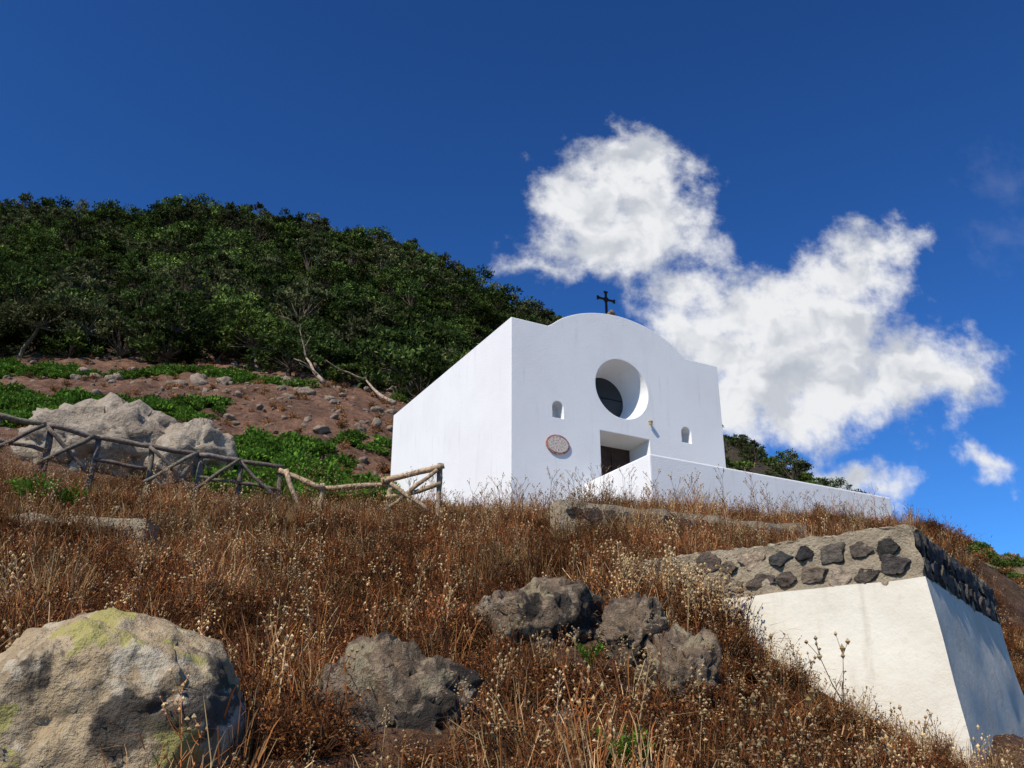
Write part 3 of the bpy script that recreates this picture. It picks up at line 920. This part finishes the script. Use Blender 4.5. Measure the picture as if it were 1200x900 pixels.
tries = 0
def lower_edge(p):
    return np.interp(p, [-.9,-.62,-.40,-.2,-.128,0,.15,.25,.4], [54,53,52,49,47,44,44,52,58])
while len(pts) < 2000 and tries < 80000:
    tries += 1
    Y = 42 + 80*nr.random(); p = -.88 + 1.28*nr.random(); X = p*Y
    le = lower_edge(p)
    if Y < le + nr.normal(0,1.5): continue
    if p > .12 and Y > 96: continue
    gap = noise.fractal(Vector((X*.09, Y*.09, 2)), .8, 2, 3)
    if Y < le + 15 and gap < -.12: continue
    if gap < -.42: continue
    mind = 1.95 + (.5 if p > .2 else 0) + .45*nr.random()
    k_ = (int(X//4), int(Y//4)); bad = False
    for i in (-1,0,1):
        for j in (-1,0,1):
            for (x, y) in grid.get((k_[0]+i, k_[1]+j), ()):
                if (x-X)**2 + (y-Y)**2 < mind**2: bad = True; break
    if bad: continue
    grid.setdefault(k_, []).append((X, Y)); pts.append((X, Y))
a = np.array(pts); z = ground_z(a[:,0], a[:,1]); n = len(a)
s = .66 + .6*nr.random(n)**1.5; s = np.where(a[:,0]/a[:,1] > .2, s*.55, s)
scatter("hillside_woodland", C_tree, np.stack([a[:,0],a[:,1],z-.25],1), np.stack([nr.normal(0,.1,n), nr.normal(0,.1,n), nr.random(n)*6.28],1), np.stack([s*(.9+.25*nr.random(n)), s, s*(.75+.45*nr.random(n))],1), nr.integers(0,10,n))

em = [tree_mesh(140+i, R=2.5, H=4.3, trunk=1.9, ncl=28, nl=130, lf=.14, lean=.6, pal=(GA,GC,GB)[i], bark=(.22,.18,.13)) for i in range(3)]
for i, (x, y, s, r) in enumerate(((-20.5,50.5,.9,0),(-29,50,1.0,1.2),(-14.5,49,.85,2.2),(-10.5,48,.75,4),(-25,51.5,.85,5),(-34,52,1.0,3.1),(-17.5,50,.75,1),(-32,49,.75,2))):
    ob = link(bpy.data.objects.new("pine_tree" if i == 0 else f"pine_tree.{i:03d}", em[i%3]))
    ob.location = (x, y, gz(x,y)-.1); ob.scale = (s,)*3; ob.rotation_euler = (0,0,r)

C_shrub = proto_collection("shrub", [leafball(160+i, .55, 300, ((.045,.08,.016),(.075,.12,.024),(.12,.165,.035)), .085, .85) for i in range(4)])
pts = []
while len(pts) < 1100:
    Y = 44 + 66*nr.random(); p = -.85 + 1.22*nr.random()
    if Y > lower_edge(p) - 2: pts.append((p*Y, Y, .7+1.1*nr.random()))
while len(pts) < 1900:
    Y = 24 + 42*nr.random(); p = .3 + .40*nr.random(); X = p*Y
    if noise.noise(Vector((X*.22, Y*.22, 5))) < .0: continue
    if allowed(X, Y) is not True: continue
    pts.append((X, Y, .35+.6*nr.random()))
a = np.array(pts); n = len(a); z = ground_z(a[:,0], a[:,1]); s = a[:,2]
scatter("hillside_shrubs", C_shrub, np.stack([a[:,0],a[:,1],z-.05],1), np.stack([nr.normal(0,.15,n), nr.normal(0,.15,n), nr.random(n)*6.28],1), np.stack([s,s,s*(.7+.5*nr.random(n))],1), nr.integers(0,4,n))

C_far = proto_collection("slope_tuft", [twig_bush(180+i, .4, 26, (TAN, RUST, BRN), .03, (TAN, ORG, BRN)).mesh(f"far{i}", M_dry) for i in range(3)])
pts = []
while len(pts) < 2200:
    Y = 21 + 42*nr.random(); p = -.85 + 1.55*nr.random(); X = p*Y
    if p < .28:
        if Y > 52: continue
        if Y > 24 and nr.random() < .72: continue
    if allowed(X, Y) is not True: continue
    pts.append((X, Y))
a = np.array(pts); n = len(a); z = ground_z(a[:,0], a[:,1]); s = .4+.8*nr.random(n)
scatter("dry_slope_tufts", C_far, np.stack([a[:,0],a[:,1],z],1), np.stack([nr.normal(0,.2,n), nr.normal(0,.2,n), nr.random(n)*6.28],1), np.stack([s,s,s*.8],1), nr.integers(0,3,n))

M_loose = mat_rock("loose_stone", (.28,.21,.15), (.18,.135,.10), (.37,.30,.22), 1.6, None, (.08,.06,.05), bump=.1, darkamt=.60, fleck=.4)
C_st = proto_collection("slope_stone", [rock_mesh(f"st{i}", M_loose, 200+i, (1,.8,.6), sub=3, cuts=12, amp=.26) for i in range(6)])
pts = []
while len(pts) < 1700:
    Y = 27 + 27*nr.random(); p = -.8 + .8*nr.random(); X = p*Y
    s_ = .05 + .20*nr.random()**4
    if nr.random() < .12 and noise.noise(Vector((X*.2,Y*.2,9))) > .1: s_ = .15+.28*nr.random()
    pts.append((X, Y, s_))
for X, Y, s_ in ((-15.2,42,.6),(-14.2,42.5,.5),(-11.8,43,.65),(-11,42.2,.5),(-22,44,.5),(-21,43.5,.4),(-20,44,.4),(-9.5,40,.5),(-8,38,.4)): pts.append((X,Y,s_))
for _ in range(150):
    Y = 3.8 + 14*nr.random(); p = -.7+1.1*nr.random()
    if allowed(p*Y, Y) is True: pts.append((p*Y, Y, .04+.12*nr.random()))
a = np.array(pts); n = len(a); z = ground_z(a[:,0], a[:,1]); s = a[:,2]
scatter("loose_stones", C_st, np.stack([a[:,0],a[:,1],z+.1*s],1), nr.normal(0,.5,(n,3))+np.stack([0*s,0*s,nr.random(n)*6.28],1), np.stack([s,s,s],1), nr.integers(0,6,n))

def dead_branch(name, p, q, seed):
    rng = random.Random(seed); B = MB(); p = Vector(p); q = Vector(q)
    def grow(a_, d, L, r, dep):
        pts = [a_]; cur = a_
        for _ in range(5):
            d = (d + Vector((rng.gauss(0,.18), rng.gauss(0,.18), rng.gauss(0,.12)))).normalized(); cur = cur + d*L/5; pts.append(cur)
            if dep < 2 and rng.random() < .6:
                grow(cur, (d + Vector((rng.gauss(0,.7), rng.gauss(0,.7), rng.gauss(.3,.4)))).normalized(), L*.5, r*.55, dep+1)
        B.tube(pts, [r*(1-.14*i) for i in range(6)], jit(rng, (.36,.28,.20), .2), 6)
    grow(p, (q-p).normalized(), (q-p).length, .12, 0)
    link(bpy.data.objects.new(name, B.mesh(name, M_bark, True)))
dead_branch("dead_branch", (-5.8,43,gz(-5.8,43)+.2), (-9.0,45,gz(-9,45)+1.4), 3)
dead_branch("dead_branch.001", (-9.6,44.0,gz(-9.6,44)+.2), (-11.2,45.5,gz(-11.2,45.5)+1.0), 6)

# ------------------------------------------------------------------ sky with clouds (world)
SUN_AZ = 218.0; SUN_EL = 46.0
w = bpy.data.worlds.new("World"); S.world = w; w.use_nodes = True
t = NT(w.node_tree); bg = w.node_tree.nodes['Background']
sky = t.new('ShaderNodeTexSky', sky_type='NISHITA'); sky.sun_disc = False
sky.sun_elevation = rad(SUN_EL); sky.sun_rotation = rad(SUN_AZ); sky.altitude = 0
sky.air_density = 1.0; sky.dust_density = .2; sky.ozone_density = 3.0
V0 = (.40, 1.42, 4.1)
skyn = t.vm('MULTIPLY', sky.outputs[0], (.27/.40, .66/1.45, 1.22/4.3))
skyp = t.vm('POWER', skyn, (1.45, 1.45, 1.45))
skyc = t.vm('MULTIPLY', skyp, V0)
g = t.new('ShaderNodeTexCoord').outputs['Generated']
sx = t.new('ShaderNodeSeparateXYZ'); t.l.new(g, sx.inputs[0])
yy = t.m('MAXIMUM', sx.outputs[1], .08)
P_ = t.m('DIVIDE', sx.outputs[0], yy); Q_ = t.m('DIVIDE', sx.outputs[2], yy)
cm = t.new('ShaderNodeCombineXYZ'); t.l.new(P_, cm.inputs[0]); t.l.new(Q_, cm.inputs[1])
pq = cm.outputs[0]
wn = t.noise(pq, 11, 4, .55, out='Color', dim='2D')
wv = t.vm('MULTIPLY', t.vm('SUBTRACT', wn, (.5,.5,.5)), (.075,.075,0))
pw_ = t.vm('ADD', pq, wv)
blobs = [(.155,.728,.060,.062,1.05),(.100,.665,.070,.078,1.05),(.183,.655,.070,.088,1.1),(.127,.605,.10,.06,1.0),(.05,.572,.06,.022,.65),
(.443,.600,.058,.045,.8),(.207,.545,.07,.06,.85),(.286,.505,.11,.06,.95),(.37,.500,.12,.07,1.0),(.35,.438,.15,.085,1.15),
(.459,.438,.10,.062,1.1),(.517,.424,.05,.032,.9),(.331,.375,.085,.04,.9),(.232,.471,.08,.065,.9),(.372,.300,.066,.026,.95),(.530,.313,.034,.024,.68),
(.41,.56,.06,.06,.75),(.30,.40,.10,.055,1.0)]
acc = None
for bx, by, rx, ry, wt in blobs:
    d = t.vm('MULTIPLY', t.vm('SUBTRACT', pw_, (bx, by, 0)), (1/rx, 1/ry, 0))
    f_ = t.m('MULTIPLY', t.m('SUBTRACT', 1.15, t.vm('LENGTH', d)), wt)
    acc = f_ if acc is None else t.m('SMOOTH_MAX', acc, f_, .3)
fb = t.noise(pq, 17, 7, .62, dim='2D')
fld = t.m('ADD', acc, t.m('MULTIPLY', t.m('SUBTRACT', fb, .5), 1.7))
alpha = t.ramp(fld, -.08, .80)
alpha = t.m('MULTIPLY', alpha, t.ramp(sx.outputs[1], .1, .2))
wis = None
for bx, by, rx, ry in ((.62,.70,.06,.06),(.62,.61,.06,.05)):
    d = t.vm('MULTIPLY', t.vm('SUBTRACT', pw_, (bx, by, 0)), (1/rx, 1/ry, 0))
    f_ = t.m('SUBTRACT', 1, t.vm('LENGTH', d))
    wis = f_ if wis is None else t.m('MAXIMUM', wis, f_)
wis = t.ramp(t.m('ADD', wis, t.m('MULTIPLY', t.m('SUBTRACT', fb, .5), 2.5)), .1, 1.4, 0, .06)
alpha = t.m('MAXIMUM', alpha, wis)
fb2 = t.noise(t.vm('ADD', pw_, (-.020,.028,0)), 9, 4, .52, dim='2D')
fb1 = t.noise(pw_, 9, 4, .52, dim='2D')
rel = t.m('ADD', t.m('SUBTRACT', fb1, fb2), t.m('MULTIPLY', t.m('SUBTRACT', fb, .5), .3))
sh = t.m('ADD', t.ramp(rel, -.17, .13, .0, .85), t.ramp(fld, 1.6, .4, 0, .35))
ccol = t.mix(t.m('MINIMUM', sh, 1), (4.6,5.0,5.7), (8.5,8.6,8.8))
fin = t.mix(alpha, skyc, ccol)
t.l.new(fin, bg.inputs['Color']); bg.inputs['Strength'].default_value = .1

sun = bpy.data.lights.new("sun", 'SUN'); sun.energy = 4.9; sun.angle = rad(.5); sun.color = (1,.925,.81)
so = link(bpy.data.objects.new("sun", sun))
el = rad(SUN_EL); azr = rad(SUN_AZ)
sdir = Vector((math.sin(azr)*math.cos(el), math.cos(azr)*math.cos(el), math.sin(el)))
so.rotation_euler = sdir.to_track_quat('Z', 'Y').to_euler(); so.location = sdir*60

# ------------------------------------------------------------------ camera
cam = bpy.data.cameras.new("camera"); cam.sensor_width = 36; cam.lens = 32.8; cam.clip_end = 4000; cam.clip_start = .05
co_ = link(bpy.data.objects.new("camera", cam)); co_.location = (0,0,0); co_.rotation_euler = (rad(90+22.6), 0, 0)
S.camera = co_
S.view_settings.view_transform = 'Standard'; S.view_settings.look = 'None'; S.view_settings.exposure = 0
